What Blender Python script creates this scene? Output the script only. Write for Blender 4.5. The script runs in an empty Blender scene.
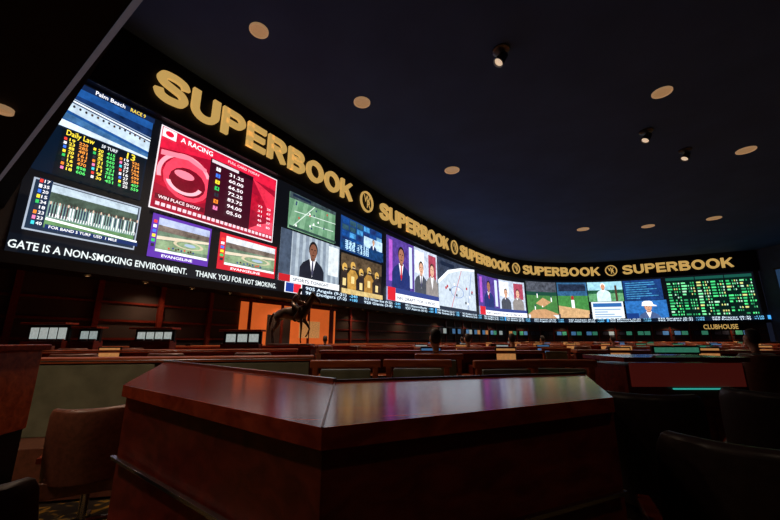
import bpy, math, random, bisect
from mathutils import Vector, Matrix
random.seed(7)
scene = bpy.context.scene
try:
    scene.view_settings.view_transform = 'Standard'
    scene.view_settings.look = 'None'
except Exception as e: print(e)
EYE = 1.30
F = 347.0
PITCH = math.radians(12.98)
cp, sp = math.cos(PITCH), math.sin(PITCH)

def lin(c):
    c = c/255.0
    return c/12.92 if c <= 0.04045 else ((c+0.055)/1.055)**2.4
def C(r, g, b): return (lin(r), lin(g), lin(b))

# ---------------------------------------------------------------- materials
def newmat(name):
    m = bpy.data.materials.new(name); m.use_nodes = True
    nt = m.node_tree; bs = nt.nodes['Principled BSDF']
    return m, nt, bs
def mat(name, col, rough=0.5, metal=0.0, var=0.25, scale=8.0, emit=None, es=0.0, coat=0.0, bump=0.0, spec=.5):
    m, nt, bs = newmat(name)
    tc = nt.nodes.new('ShaderNodeTexCoord')
    nz = nt.nodes.new('ShaderNodeTexNoise'); nz.inputs['Scale'].default_value = scale; nz.inputs['Detail'].default_value = 4
    nt.links.new(tc.outputs['Object'], nz.inputs['Vector'])
    rp = nt.nodes.new('ShaderNodeValToRGB')
    rp.color_ramp.elements[0].position = .3; rp.color_ramp.elements[1].position = .7
    rp.color_ramp.elements[0].color = (*[c*(1-var) for c in col], 1)
    rp.color_ramp.elements[1].color = (*[min(1, c*(1+var)) for c in col], 1)
    nt.links.new(nz.outputs['Fac'], rp.inputs['Fac'])
    nt.links.new(rp.outputs['Color'], bs.inputs['Base Color'])
    bs.inputs['Roughness'].default_value = rough; bs.inputs['Metallic'].default_value = metal
    bs.inputs['Specular IOR Level'].default_value = spec
    if coat: bs.inputs['Coat Weight'].default_value = coat; bs.inputs['Coat Roughness'].default_value = .12
    if bump:
        bp = nt.nodes.new('ShaderNodeBump'); bp.inputs['Strength'].default_value = bump
        nt.links.new(nz.outputs['Fac'], bp.inputs['Height']); nt.links.new(bp.outputs['Normal'], bs.inputs['Normal'])
    if emit:
        bs.inputs['Emission Color'].default_value = (*emit, 1); bs.inputs['Emission Strength'].default_value = es
    return m
def wood(name, c1, c2, rough=.3, sx=1.2, spec=.25):
    m, nt, bs = newmat(name)
    tc = nt.nodes.new('ShaderNodeTexCoord'); mp = nt.nodes.new('ShaderNodeMapping')
    mp.inputs['Scale'].default_value = (sx, sx*6, sx*6)
    mp.inputs['Rotation'].default_value = (0, 0, .6)
    nz = nt.nodes.new('ShaderNodeTexNoise'); nz.inputs['Scale'].default_value = 3.0; nz.inputs['Detail'].default_value = 8
    nz.inputs['Distortion'].default_value = .6
    rp = nt.nodes.new('ShaderNodeValToRGB')
    rp.color_ramp.elements[0].position = .32; rp.color_ramp.elements[1].position = .72
    rp.color_ramp.elements[0].color = (*c1, 1); rp.color_ramp.elements[1].color = (*c2, 1)
    nt.links.new(tc.outputs['Object'], mp.inputs['Vector']); nt.links.new(mp.outputs['Vector'], nz.inputs['Vector'])
    nt.links.new(nz.outputs['Fac'], rp.inputs['Fac']); nt.links.new(rp.outputs['Color'], bs.inputs['Base Color'])
    bs.inputs['Roughness'].default_value = rough
    bs.inputs['Specular IOR Level'].default_value = spec
    return m

M = {}
M['wood'] = wood('mahogany', C(112, 36, 23), C(164, 66, 42), .16, spec=.17)
M['wood_row'] = wood('cherry_wood', C(165, 78, 46), C(215, 116, 72), .3, spec=.25)
M['wood_dark'] = wood('mahogany_dark', C(82, 29, 23), C(122, 46, 34), .3)
M['wood_post'] = wood('mahogany_post', C(180, 74, 34), C(236, 116, 60), .35)
M['steel'] = mat('brushed_steel', C(185, 190, 200), .25, 1.0, .1)
M['steel_dark'] = mat('dark_steel', C(90, 90, 95), .35, 1.0, .1)
M['black'] = mat('black_laminate', C(22, 21, 24), .4, 0, .2, spec=.25)
M['leather'] = mat('dark_leather', C(40, 29, 28), .42, 0, .25, 30, bump=.1, spec=.25)
M['leather_brown'] = mat('brown_leather', C(112, 66, 50), .4, 0, .25, 30, bump=.1)
M['leather_green'] = mat('sage_leather', C(134, 138, 114), .45, 0, .2, 6, bump=.1)
M['wall'] = mat('dark_wall_paint', C(50, 40, 40), .7, 0, .2, 2)
M['wall_navy'] = mat('navy_wall_paint', C(38, 48, 78), .7, 0, .2, 2)
M['fascia'] = mat('fascia_black', C(26, 23, 26), .5, 0, .15, 3, spec=.2)
M['ceil'] = mat('ceiling_navy', C(62, 84, 128), .9, 0, .1, .5, spec=.1)
M['soffit'] = mat('soffit_paint', C(14, 18, 26), .7, 0, .15, 2, spec=.2)
M['trimgrey'] = mat('soffit_trim_grey', C(150, 155, 170), .5, 0, .1, 4, emit=C(62, 64, 74), es=.6)  # faint emission paints in the lit edge of the trim
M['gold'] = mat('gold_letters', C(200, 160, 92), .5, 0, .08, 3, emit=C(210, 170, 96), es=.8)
M['tan'] = mat('downlight_trim', C(170, 135, 100), .5, 0, .1, 9, emit=C(190, 150, 108), es=.5)  # unlit can; weak emission stands in for screen light on the ring
M['tan2'] = mat('downlight_cone', C(150, 110, 75), .4, .2, .1, 9, emit=C(185, 142, 98), es=.5)  # cone likewise: screen light put in as emission
M['lampw'] = mat('lamp_glow', C(250, 230, 200), .5, 0, .02, 3, emit=C(255, 225, 190), es=.6)
M['orange'] = mat('orange_wall_glow', C(190, 90, 40), .6, 0, .3, 1.2, emit=C(214, 98, 40), es=.68)  # plain orange wall; emission stands in for the warm light on it
M['warm'] = mat('warm_lamp', C(255, 200, 140), .5, 0, .02, 3, emit=C(255, 190, 120), es=1.6)
M['mon'] = mat('monitor_white', C(120, 130, 130), .4, 0, .6, 14, emit=C(160, 172, 170), es=.7)
M['rackpanel'] = mat('lit_rack_panel', C(180, 190, 190), .4, 0, .3, 14, emit=C(190, 200, 196), es=.6)
M['mon_blue'] = mat('monitor_blue', C(60, 100, 150), .4, 0, .8, 14, emit=C(70, 116, 160), es=.65)
M['mon_green'] = mat('monitor_green', C(60, 150, 110), .4, 0, .8, 14, emit=C(62, 140, 112), es=.5)
M['mon_warm'] = mat('monitor_warm', C(150, 110, 70), .4, 0, .8, 14, emit=C(200, 138, 80), es=.65)
M['cyan'] = mat('led_strip_cyan', C(60, 180, 165), .5, 0, .1, 4, emit=C(60, 190, 175), es=.6)
M['redpanel'] = mat('red_laminate', C(130, 50, 42), .4, 0, .2, 3, emit=C(130, 44, 36), es=.14)  # slight emission stands in for light falling on the panel
M['bronze'] = mat('bronze', C(112, 92, 80), .35, .7, .3, 6)
M['paper'] = mat('paper', C(200, 200, 195), .7, 0, .15, 8)
M['wallscreen'] = mat('side_wall_display', C(30, 50, 80), .5, 0, .6, 1.2, emit=C(34, 62, 96), es=.7)
M['skin'] = mat('skin_tone', C(200, 150, 122), .5, 0, .06, 6)
M['hair'] = mat('dark_hair', C(44, 30, 24), .6, 0, .3, 40)
M['cloth_navy'] = mat('navy_shirt', C(60, 76, 112), .8, 0, .2, 12); M['cloth_grey'] = mat('grey_shirt', C(140, 138, 136), .8, 0, .2, 12); M['cloth_red'] = mat('maroon_shirt', C(130, 48, 44), .8, 0, .2, 12)

# carpet
m, nt, bs = newmat('casino_carpet')
tc = nt.nodes.new('ShaderNodeTexCoord')
vo = nt.nodes.new('ShaderNodeTexVoronoi'); vo.inputs['Scale'].default_value = 1.7
nz = nt.nodes.new('ShaderNodeTexNoise'); nz.inputs['Scale'].default_value = 5; nz.inputs['Distortion'].default_value = 2.5
nt.links.new(tc.outputs['Object'], vo.inputs['Vector']); nt.links.new(tc.outputs['Object'], nz.inputs['Vector'])
rp = nt.nodes.new('ShaderNodeValToRGB')
e = rp.color_ramp.elements
e[0].position = .46; e[0].color = (*C(44, 30, 26), 1); e[1].position = .62; e[1].color = (*C(190, 142, 40), 1)
x = e.new(.54); x.color = (*C(74, 62, 32), 1)
nt.links.new(nz.outputs['Fac'], rp.inputs['Fac'])
rp2 = nt.nodes.new('ShaderNodeValToRGB'); rp2.color_ramp.elements[0].color = (.35, .35, .35, 1); rp2.color_ramp.elements[1].position = .5
nt.links.new(vo.outputs['Distance'], rp2.inputs['Fac'])
mx = nt.nodes.new('ShaderNodeMix'); mx.data_type = 'RGBA'; mx.blend_type = 'MULTIPLY'; mx.inputs[0].default_value = 1
nt.links.new(rp.outputs['Color'], mx.inputs[6]); nt.links.new(rp2.outputs['Color'], mx.inputs[7])
nt.links.new(mx.outputs[2], bs.inputs['Base Color']); bs.inputs['Roughness'].default_value = .95
M['carpet'] = m

# LED display material : face colour attribute, alpha = amount of video grain
m, nt, bs = newmat('led_display')
at = nt.nodes.new('ShaderNodeAttribute'); at.attribute_name = 'Col'
tc = nt.nodes.new('ShaderNodeTexCoord')
nz = nt.nodes.new('ShaderNodeTexNoise'); nz.inputs['Scale'].default_value = 2.6; nz.inputs['Detail'].default_value = 6; nz.inputs['Roughness'].default_value = .7
nt.links.new(tc.outputs['Object'], nz.inputs['Vector'])
mr = nt.nodes.new('ShaderNodeMapRange'); mr.inputs[1].default_value = .3; mr.inputs[2].default_value = .7; mr.inputs[3].default_value = .2; mr.inputs[4].default_value = 1.8
nt.links.new(nz.outputs['Fac'], mr.inputs[0])
mf = nt.nodes.new('ShaderNodeMix'); mf.data_type = 'FLOAT'; mf.inputs[2].default_value = 1.0
nt.links.new(at.outputs['Alpha'], mf.inputs[0]); nt.links.new(mr.outputs[0], mf.inputs[3])
vm = nt.nodes.new('ShaderNodeVectorMath'); vm.operation = 'SCALE'
nt.links.new(at.outputs['Color'], vm.inputs[0]); nt.links.new(mf.outputs[0], vm.inputs['Scale'])
nt.links.new(vm.outputs[0], bs.inputs['Emission Color']); bs.inputs['Emission Strength'].default_value = 1.65
bs.inputs['Base Color'].default_value = (.01, .01, .012, 1); bs.inputs['Roughness'].default_value = .6
M['led'] = m

# ---------------------------------------------------------------- mesh builder
class B:
    def __init__(s): s.v = []; s.f = []; s.m = []; s.mats = []; s.col = []
    def mi(s, k):
        if k not in s.mats: s.mats.append(k)
        return s.mats.index(k)
    def add(s, vs, fs, k, col=None):
        o = len(s.v); s.v += [tuple(x) for x in vs]; i = s.mi(k)
        for f in fs:
            s.f.append([o+a for a in f]); s.m.append(i); s.col.append(col)
    def box(s, c, d, k, rz=0, rx=0, ry=0, taper=1.0):
        hx, hy, hz = d[0]/2, d[1]/2, d[2]/2
        R = Matrix.Rotation(rz, 3, 'Z') @ Matrix.Rotation(ry, 3, 'Y') @ Matrix.Rotation(rx, 3, 'X')
        vs = []
        for z in (-hz, hz):
            t = taper if z > 0 else 1
            for x, y in ((-hx, -hy), (hx, -hy), (hx, hy), (-hx, hy)):
                vs.append(Vector(c)+R @ Vector((x*t, y*t, z)))
        s.add(vs, [(0, 3, 2, 1), (4, 5, 6, 7), (0, 1, 5, 4), (1, 2, 6, 5), (2, 3, 7, 6), (3, 0, 4, 7)], k)
    def prism(s, pts, z0, z1, k):
        n = len(pts)
        a = sum(pts[i][0]*pts[(i+1) % n][1]-pts[(i+1) % n][0]*pts[i][1] for i in range(n))
        if a < 0: pts = pts[::-1]
        vs = [(p[0], p[1], z0) for p in pts]+[(p[0], p[1], z1) for p in pts]
        fs = [tuple(range(n))[::-1], tuple(range(n, 2*n))]+[(i, (i+1) % n, n+(i+1) % n, n+i) for i in range(n)]
        s.add(vs, fs, k)
    def lathe(s, c, prof, k, n=24, R=None):
        R = R or Matrix.Identity(3); vs = []; fs = []
        for r, z in prof:
            for i in range(n):
                a = 2*math.pi*i/n; vs.append(Vector(c)+R @ Vector((r*math.cos(a), r*math.sin(a), z)))
        for j in range(len(prof)-1):
            for i in range(n):
                fs.append((j*n+i, j*n+(i+1) % n, (j+1)*n+(i+1) % n, (j+1)*n+i))
        s.add(vs, fs, k)
    def cyl(s, p0, p1, r, k, n=12, r1=None):
        p0, p1 = Vector(p0), Vector(p1); d = p1-p0; L = d.length
        R = d.to_track_quat('Z', 'Y').to_matrix(); r1 = r if r1 is None else r1
        s.lathe(p0, [(0.0001, 0), (r, 0), (r1, L), (0.0001, L)], k, n, R)
    def mesh(s, name):
        me = bpy.data.meshes.new(name); me.from_pydata(s.v, [], s.f)
        for k in s.mats: me.materials.append(M[k])
        me.polygons.foreach_set('material_index', s.m)
        if any(c is not None for c in s.col):
            ca = me.color_attributes.new('Col', 'FLOAT_COLOR', 'CORNER'); arr = []
            for f, c in zip(s.f, s.col): arr += list(c or (0, 0, 0, 0))*len(f)
            ca.data.foreach_set('color', arr)
        me.update(); return me
    def obj(s, name, bevel=0, smooth=False, parent=None, seg=2):
        me = s.mesh(name); o = bpy.data.objects.new(name, me); scene.collection.objects.link(o)
        if bevel:
            b = o.modifiers.new('bevel', 'BEVEL'); b.width = bevel; b.segments = seg; b.limit_method = 'ANGLE'; b.angle_limit = math.radians(40)
        if smooth:
            me.polygons.foreach_set('use_smooth', [True]*len(me.polygons))
            try: me.set_sharp_from_angle(angle=math.radians(40))
            except Exception: pass
        if parent: o.parent = parent
        return o
def empty(name, loc=(0, 0, 0)):
    o = bpy.data.objects.new(name, None); o.location = loc; scene.collection.objects.link(o); return o

# ---------------------------------------------------------------- surveyed plan of the curved video wall
plan = [(-9.48, 9.39), (-4.92, 16.87), (-.37, 24.35), (4.45, 31.35), (9.55, 38.1), (14.2, 42.9), (19.2, 45.7), (24.4, 46.6), (29.5, 45.8), (34.3, 43.6), (38.75, 41.45), (42.7, 39.5)]
d0 = Vector((plan[1][0]-plan[0][0], plan[1][1]-plan[0][1])).normalized()
LEFT_EXT = 9.0
ctrl = [(plan[0][0]-d0.x*LEFT_EXT, plan[0][1]-d0.y*LEFT_EXT)]+plan
ctrl = [Vector(c) for c in ctrl]
def cr(p0, p1, p2, p3, t):
    return .5*((2*p1)+(p2-p0)*t+(2*p0-5*p1+4*p2-p3)*t*t+(3*p1-p0-3*p2+p3)*t**3)
dense = []
for i in range(len(ctrl)-1):
    a = ctrl[max(i-1, 0)]; b = ctrl[i]; c = ctrl[i+1]; d = ctrl[min(i+2, len(ctrl)-1)]
    if i < 2: dense += [b+(c-b)*k/20 for k in range(20)]
    else: dense += [cr(a, b, c, d, k/20) for k in range(20)]
dense.append(ctrl[-1])
cum = [0]
for i in range(1, len(dense)): cum.append(cum[-1]+(dense[i]-dense[i-1]).length)
STOT = cum[-1]
nrm = []
for i in range(len(dense)):
    t = (dense[min(i+1, len(dense)-1)]-dense[max(i-1, 0)]).normalized(); nrm.append(Vector((t.y, -t.x)))
def W(s, z, off=0.0):
    i = min(max(bisect.bisect_right(cum, s)-1, 0), len(dense)-2)
    t = (s-cum[i])/(cum[i+1]-cum[i])
    p = dense[i].lerp(dense[i+1], t); n = nrm[i].lerp(nrm[i+1], min(max(t, 0), 1)).normalized()
    return (p.x+n.x*off, p.y+n.y*off, z)
def ray(px, py):
    u = (px-390)/F; v = (260-py)/F
    return u, cp-v*sp, sp+v*cp
def S(px, py):
    """survey helper: wall station s and height z for a sighting"""
    X, Y, Z = ray(px, py)
    for i in range(len(dense)-1):
        a, b = dense[i], dense[i+1]
        ca = X*a.y-Y*a.x; cb = X*b.y-Y*b.x
        if (ca <= 0) != (cb <= 0):
            t = ca/(ca-cb); p = a.lerp(b, t)
            if p.x*X+p.y*Y > 0:
                k = p.length/math.hypot(X, Y)
                return cum[i]+t*(cum[i+1]-cum[i]), EYE+Z*k
    return (0, EYE) if px < 390 else (STOT, EYE)
def at_z(px, py, z):
    X, Y, Z = ray(px, py); t = (z-EYE)/Z; return Vector((X*t, Y*t, z))

Z_TOP = EYE+7.8; Z_BOT = EYE+2.22; Z_CEIL = EYE+10.25

# ---------------------------------------------------------------- vector drawing on the wall
def strip(b, s0, s1, z0, z1, off, k, col=None, step=.6):
    n = max(1, int(math.ceil((s1-s0)/step)))
    vs = []; fs = []
    for i in range(n+1):
        s = s0+(s1-s0)*i/n; vs.append(W(s, z0, off)); vs.append(W(s, z1, off))
    for i in range(n): fs.append((2*i, 2*i+2, 2*i+3, 2*i+1))
    b.add(vs, fs, k, col)
tcache = {}
def textmesh(body, offset=0.0, res=2):
    key = (body, offset, res)
    if key in tcache: return tcache[key]
    cu = bpy.data.curves.new('t', 'FONT'); cu.body = body; cu.size = 1; cu.offset = offset; cu.resolution_u = res
    o = bpy.data.objects.new('t', cu); scene.collection.objects.link(o)
    dg = bpy.context.evaluated_depsgraph_get(); dg.update()
    me = bpy.data.meshes.new_from_object(o.evaluated_get(dg))
    vs = [tuple(v.co) for v in me.vertices]; fs = [tuple(p.vertices) for p in me.polygons]
    bpy.data.objects.remove(o); bpy.data.curves.remove(cu); bpy.data.meshes.remove(me)
    if not vs: vs = [(0, 0, 0)]
    x0 = min(v[0] for v in vs); x1 = max(v[0] for v in vs)
    tcache[key] = (vs, fs, x0, max(x1-x0, 1e-4)); return tcache[key]
class Scr:
    """one picture area on the display, local 0..1 coordinates"""
    def __init__(s, b, s0, s1, z0, z1, base=.02):
        s.b = b; s.s0, s.s1, s.z0, s.z1 = s0, s1, z0, z1; s.o = base; s.w = s1-s0; s.h = z1-z0
    def nx(s): s.o += .004; return s.o
    def rect(s, x0, y0, x1, y1, c, n=0.0):
        strip(s.b, s.s0+x0*s.w, s.s0+x1*s.w, s.z0+y0*s.h, s.z0+y1*s.h, s.nx(), 'led', (*C(*c), n))
    def rects(s, lst, c, n=0.0):
        o = s.nx()
        for x0, y0, x1, y1 in lst:
            strip(s.b, s.s0+x0*s.w, s.s0+x1*s.w, s.z0+y0*s.h, s.z0+y1*s.h, o, 'led', (*C(*c), n))
    def poly(s, pts, c, n=0.0):
        pts = [(min(max(x, 0), 1), min(max(y, 0), 1)) for x, y in pts]
        o = s.nx(); s.b.add([W(s.s0+x*s.w, s.z0+y*s.h, o) for x, y in pts], [tuple(range(len(pts)))], 'led', (*C(*c), n))
    def ell(s, cx, cy, rx, ry, c, n=0.0, N=16, a0=0, a1=2*math.pi):
        s.poly([(cx+rx*math.cos(a0+(a1-a0)*i/N), cy+ry*math.sin(a0+(a1-a0)*i/N)) for i in range(N)], c, n)
    def ring(s, cx, cy, rx, ry, th, c, a0=0, a1=6.2832, N=24):
        o = s.nx(); vs = []; fs = []
        for i in range(N+1):
            a = a0+(a1-a0)*i/N
            for q in (1, 1-th):
                x = min(max(cx+rx*q*math.cos(a), 0.01), .99); y = min(max(cy+ry*q*math.sin(a), 0.01), .99)
                vs.append(W(s.s0+x*s.w, s.z0+y*s.h, o))
        for i in range(N): fs.append((2*i, 2*i+1, 2*i+3, 2*i+2))
        s.b.add(vs, fs, 'led', (*C(*c), 0))
    def line(s, x0, y0, x1, y1, t, c):
        dx, dy = (x1-x0)*s.w, (y1-y0)*s.h; L = math.hypot(dx, dy) or 1; nx_, ny_ = -dy/L*t/2/s.w, dx/L*t/2/s.h
        s.poly([(x0+nx_, y0+ny_), (x0-nx_, y0-ny_), (x1-nx_, y1-ny_), (x1+nx_, y1+ny_)], c)
    def text(s, t, x, y, h, c, w=None, bold=.012, fw=None):
        """x,y local; h, w in metres; fw = width as a fraction of the area"""
        vs, fs, x0, tw = textmesh(t, bold); k = h/.72
        if fw: w = fw*s.w
        kx = k if w is None else w/tw
        o = s.nx(); s.b.add([W(s.s0+x*s.w+(v[0]-x0)*kx, s.z0+y*s.h+v[1]*k, o) for v in vs], fs, 'led', (*C(*c), 0))
    def man(s, cx, top, hh, suit, skin, hair, tie=None, shirt=(225, 225, 230)):
        a = s.h/s.w; hw = hh*.36*a; b0 = 0.0; ny = top-hh*1.05
        sh = hw*2.9
        s.poly([(cx-sh, b0), (cx-sh*.98, ny-hh*.62), (cx-sh*.75, ny-hh*.3), (cx-hw*.7, ny), (cx+hw*.7, ny), (cx+sh*.75, ny-hh*.3), (cx+sh*.98, ny-hh*.62), (cx+sh, b0)], suit, .35)
        s.poly([(cx-hw*.75, ny+hh*.02), (cx, ny-hh*1.1), (cx+hw*.75, ny+hh*.02)], shirt)
        if tie: s.poly([(cx-hw*.16, ny-hh*.08), (cx-hw*.26, ny-hh*.8), (cx, ny-hh*1.05), (cx+hw*.26, ny-hh*.8), (cx+hw*.16, ny-hh*.08)], tie)
        s.poly([(cx-hw*.5, ny-hh*.1), (cx+hw*.5, ny-hh*.1), (cx+hw*.5, ny+hh*.3), (cx-hw*.5, ny+hh*.3)], tuple(int(q*.8) for q in skin))
        s.ell(cx, top-hh*.44, hw*1.05, hh*.5, hair)
        s.ell(cx, top-hh*.57, hw*.88, hh*.47, skin, .15)
        dk = tuple(int(q*.4) for q in skin)
        s.rects([(cx-hw*.55, top-hh*.5, cx-hw*.2, top-hh*.43), (cx+hw*.2, top-hh*.5, cx+hw*.55, top-hh*.43), (cx-hw*.3, top-hh*.83, cx+hw*.3, top-hh*.78)], dk)
        s.poly([(cx-hw*.1, top-hh*.68), (cx+hw*.14, top-hh*.68), (cx+hw*.05, top-hh*.48)], tuple(int(q*.75) for q in skin))

led = B()
S_L = S(22, 180)[0]; S_R = S(757, 290)[0]
strip(led, S_L, S_R, Z_BOT, Z_TOP-.01, .012, 'led', (*C(7, 9, 14), 0))
def scr(TL, BR, **k):
    s0, z1 = S(*TL); s1, z0 = S(*BR)
    return Scr(led, s0, s1, z0, z1, **k)
def rnd(a, b): return random.uniform(a, b)
def odds(): return '%s%d' % (random.choice('+-'), random.choice([105, 110, 115, 120, 135, 150, 180, 210, 240, 320]))

# A1: race track video above a dark race table
sA0 = S_L+.1; sA1 = S(140, 198)[0]
zt = Z_TOP-.12; zs = S(143, 158)[1]; zb = S(137, 200)[1]
a = Scr(led, sA0, sA1, zs, zt)
a.rect(0, 0, 1, 1, (24, 70, 130), .5)
a.rect(0, .42, 1, .74, (16, 40, 82), .8)
a.poly([(0, .4), (1, .18), (1, .42), (0, .58)], (176, 194, 208), .4)
a.poly([(0, .2), (1, .02), (1, .12), (0, .34)], (54, 96, 140), .7)
a.poly([(0, 0), (1, 0), (1, .04), (0, .16)], (190, 205, 215), .4)
a.line(0, .62, 1, .46, .05, (220, 228, 232)); a.line(0, .66, 1, .52, .03, (150, 170, 190))
for i in range(16): a.ell(.1+i*.055, .51-i*.009+rnd(-.02, .02), .012, .03, random.choice([(60, 40, 30), (90, 60, 40), (30, 26, 30)]), N=7)
a.rect(0, .88, 1, 1, (14, 32, 66)); a.text('Palm Beach', .36, .91, .14, (235, 235, 240), fw=.3); a.text('RACE 9', .72, .91, .13, (230, 200, 70), fw=.17)
a = Scr(led, sA0, sA1, zb, zs-.04)
a.rect(0, 0, 1, 1, (5, 18, 34)); a.rect(.16, 0, .98, 1, (4, 14, 24))
a.text('Daily Law', .2, .885, .17, (240, 215, 60), fw=.25); a.text('13', .78, .86, .22, (240, 215, 60), fw=.09); a.text('5F TURF', .52, .89, .11, (220, 225, 230), fw=.16)
cols = [(220, 60, 50), (225, 225, 230), (60, 110, 220), (240, 210, 50), (50, 180, 90), (40, 40, 50), (240, 130, 40), (230, 120, 170), (60, 200, 210)]
for r in range(8):
    y = .77-r*.095
    for g in range(3):
        a.rect(.19+g*.26, y, .215+g*.26, y+.055, cols[(r+g*3) % 9])
        a.text(str(random.randint(2, 30)), .235+g*.26, y, .095, (250, 225, 70) if g < 2 else (235, 235, 235), fw=.05)
        a.text(str(random.randint(100, 990)), .32+g*.26, y, .095, (90, 230, 110) if (g == 1 or r > 5) else (240, 150, 60), fw=.08)
# A2
z1 = S(140, 207)[1]; z0 = S(133, 250)[1]
a = Scr(led, S(27, 205)[0], S(137, 230)[0], z0, z1)
a.rect(0, 0, 1, 1, (150, 160, 175), .15); a.rect(.015, .03, .985, .97, (24, 40, 60), .1)
a.rect(.13, .1, .97, .95, (110, 138, 130), .7); a.rect(.13, .76, .97, .95, (168, 184, 196), .5)
a.rect(.13, .62, .97, .8, (60, 76, 66), .9); a.rect(.13, .1, .97, .3, (84, 122, 78), .6)
for i in range(34):
    x = .16+i*.0235; a.rect(x, .33, x+.013, .56, random.choice([(34, 34, 46), (60, 30, 40), (28, 40, 70), (220, 220, 225)]))
    a.ell(x+.0065, .59, .008, .035, (60, 45, 45) if i % 3 else (200, 170, 150), N=7)
a.rects([(.15+i*.0235, .27, .157+i*.0235, .34) for i in range(34)], (230, 230, 230))
a.poly([(.13, .2), (.97, .12), (.97, .16), (.13, .25)], (230, 235, 235))
a.rect(.02, .05, .125, .95, (16, 34, 60))
for r in range(9):
    a.rect(.025, .865-r*.1, .05, .93-r*.1, cols[r]); a.text(str(random.randint(11, 40)), .06, .87-r*.1, .09, (235, 235, 240), fw=.045)
a.rect(.13, .03, .97, .11, (15, 40, 90)); a.text('FOR BAND 5 TURF  USD  1 MILE', .16, .045, .08, (240, 240, 240))

# B1
a = scr((161, 124), (272, 241)); a.z1 = zt; a.s0 = S(148, 206)[0]; a.w = a.s1-a.s0; a.z0 = S(148, 207)[1]; a.h = a.z1-a.z0
a.rect(0, 0, 1, 1, (215, 205, 210)); a.rect(.008, .015, .992, .985, (140, 12, 38), .35)
a.poly([(.01, .98), (.01, .72), (.5, .88), (.99, .8), (.99, .98)], (196, 24, 54), .4)
a.poly([(.01, .5), (.01, .3), (.3, .2), (.6, .45), (.99, .3), (.99, .6), (.5, .66)], (166, 16, 42), .5)
a.ell(.22, .46, .17, .27, (230, 60, 84), .3); a.ell(.22, .42, .13, .18, (104, 8, 28), .4)
a.ring(.2, .46, .19, .3, .14, (248, 150, 164), .4, 3.4); a.ring(.2, .42, .13, .16, .22, (250, 170, 182), 3.4, 6.0); a.ell(.19, .5, .07, .05, (244, 120, 140))
a.poly([(.02, .7), (.2, .76), (.34, .68), (.34, .63), (.2, .7), (.02, .64)], (240, 120, 138)); a.poly([(.74, .84), (.98, .7), (.98, .2), (.9, .5)], (206, 40, 66), .4); a.poly([(.74, .1), (.98, .1), (.98, .3), (.84, .2)], (226, 70, 92), .3)
a.rect(.01, .86, .1, .97, (230, 225, 230)); a.ell(.055, .915, .028, .035, (200, 20, 50)); a.text('A RACING', .13, .885, .2, (255, 235, 240), fw=.24); a.text('FULL CARD TODAY', .5, .905, .11, (250, 200, 210), fw=.3)
a.rect(.36, .08, .74, .86, (50, 8, 24)); a.rect(.36, .8, .74, .86, (30, 6, 16)); a.rect(.37, .81, .6, .85, (200, 190, 196))
for r, t in enumerate(['31.25', '60.00', '66.50', '72.25', '83.75', '94.00', '05.50']):
    y = .72-r*.088
    a.rect(.41, y, .445, y+.05, cols[(r+1) % 9]); a.text(str(r+1), .421, y+.008, .13, (20, 20, 25)); a.text(t, .52, y, .15, (245, 235, 240), fw=.13)
for r in range(5):
    for c_ in range(2): a.text(str(random.randint(10, 99)), .8+c_*.09, .44-r*.07, .1, (255, 215, 225), fw=.04)
a.rects([(.02+i*.035, .03, .045+i*.035, .07) for i in range(27)], (230, 190, 200))
a.rect(.01, .1, .34, .16, (90, 8, 28)); a.text('WIN PLACE SHOW', .03, .112, .12, (250, 220, 225), fw=.28)
def track(a, fr, sky):
    a.rect(0, 0, 1, 1, fr); a.rect(.1, .14, .97, .93, (98, 120, 100), .8); a.rect(.1, .74, .97, .93, sky, .5)
    a.rect(.1, .62, .97, .76, (104, 92, 84), .9); a.poly([(.1, .5), (.97, .62), (.97, .56), (.1, .42)], (206, 192, 170), .2); a.poly([(.1, .4), (.97, .54), (.97, .3), (.1, .2)], (124, 146, 112), .6)
    a.ring(.62, .42, .26, .1, .2, (190, 178, 150)); a.ell(.64, .42, .1, .04, (150, 170, 190)); a.rect(.1, .14, .97, .2, (222, 222, 226), .3)
    for i in range(6): a.rect(.02, .78-i*.11, .07, .85-i*.11, cols[i])
    a.text('EVANGELINE', .2, .03, .1, (240, 240, 245), fw=.5)
    for i in range(9): a.ell(.3+i*.05+rnd(-.01, .01), .25+.02*(i % 2), .016, .025, random.choice([(60, 38, 28), (200, 60, 50), (40, 60, 120)]), N=8)
a = scr((154, 213), (207, 267)); a.s0 = S(150, 232)[0]; a.w = a.s1-a.s0; track(a, (84, 44, 150), (160, 170, 200))
a = scr((221, 232), (274, 279)); a.s0 = S(218, 250)[0]; a.w = a.s1-a.s0; track(a, (186, 28, 44), (200, 204, 210))
# house notice crawler
s0, z0 = S(8, 248); s1, z1 = S(277, 291)
a = Scr(led, S_L, s1, z0-.02, z0+.4); a.rect(0, -.15, 1, 1.05, (9, 14, 22))
a.text('GATE IS A NON-SMOKING ENVIRONMENT.', 0.003, .12, .22, (205, 214, 214), w=(S(187, 265)[0]-S_L), bold=.014)
a.text('THANK YOU FOR NOT SMOKING.', (S(196, 265)[0]-S_L)/a.w, .12, .22, (205, 214, 214), w=(S(276, 280)[0]-S(196, 265)[0]), bold=.014)

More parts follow.
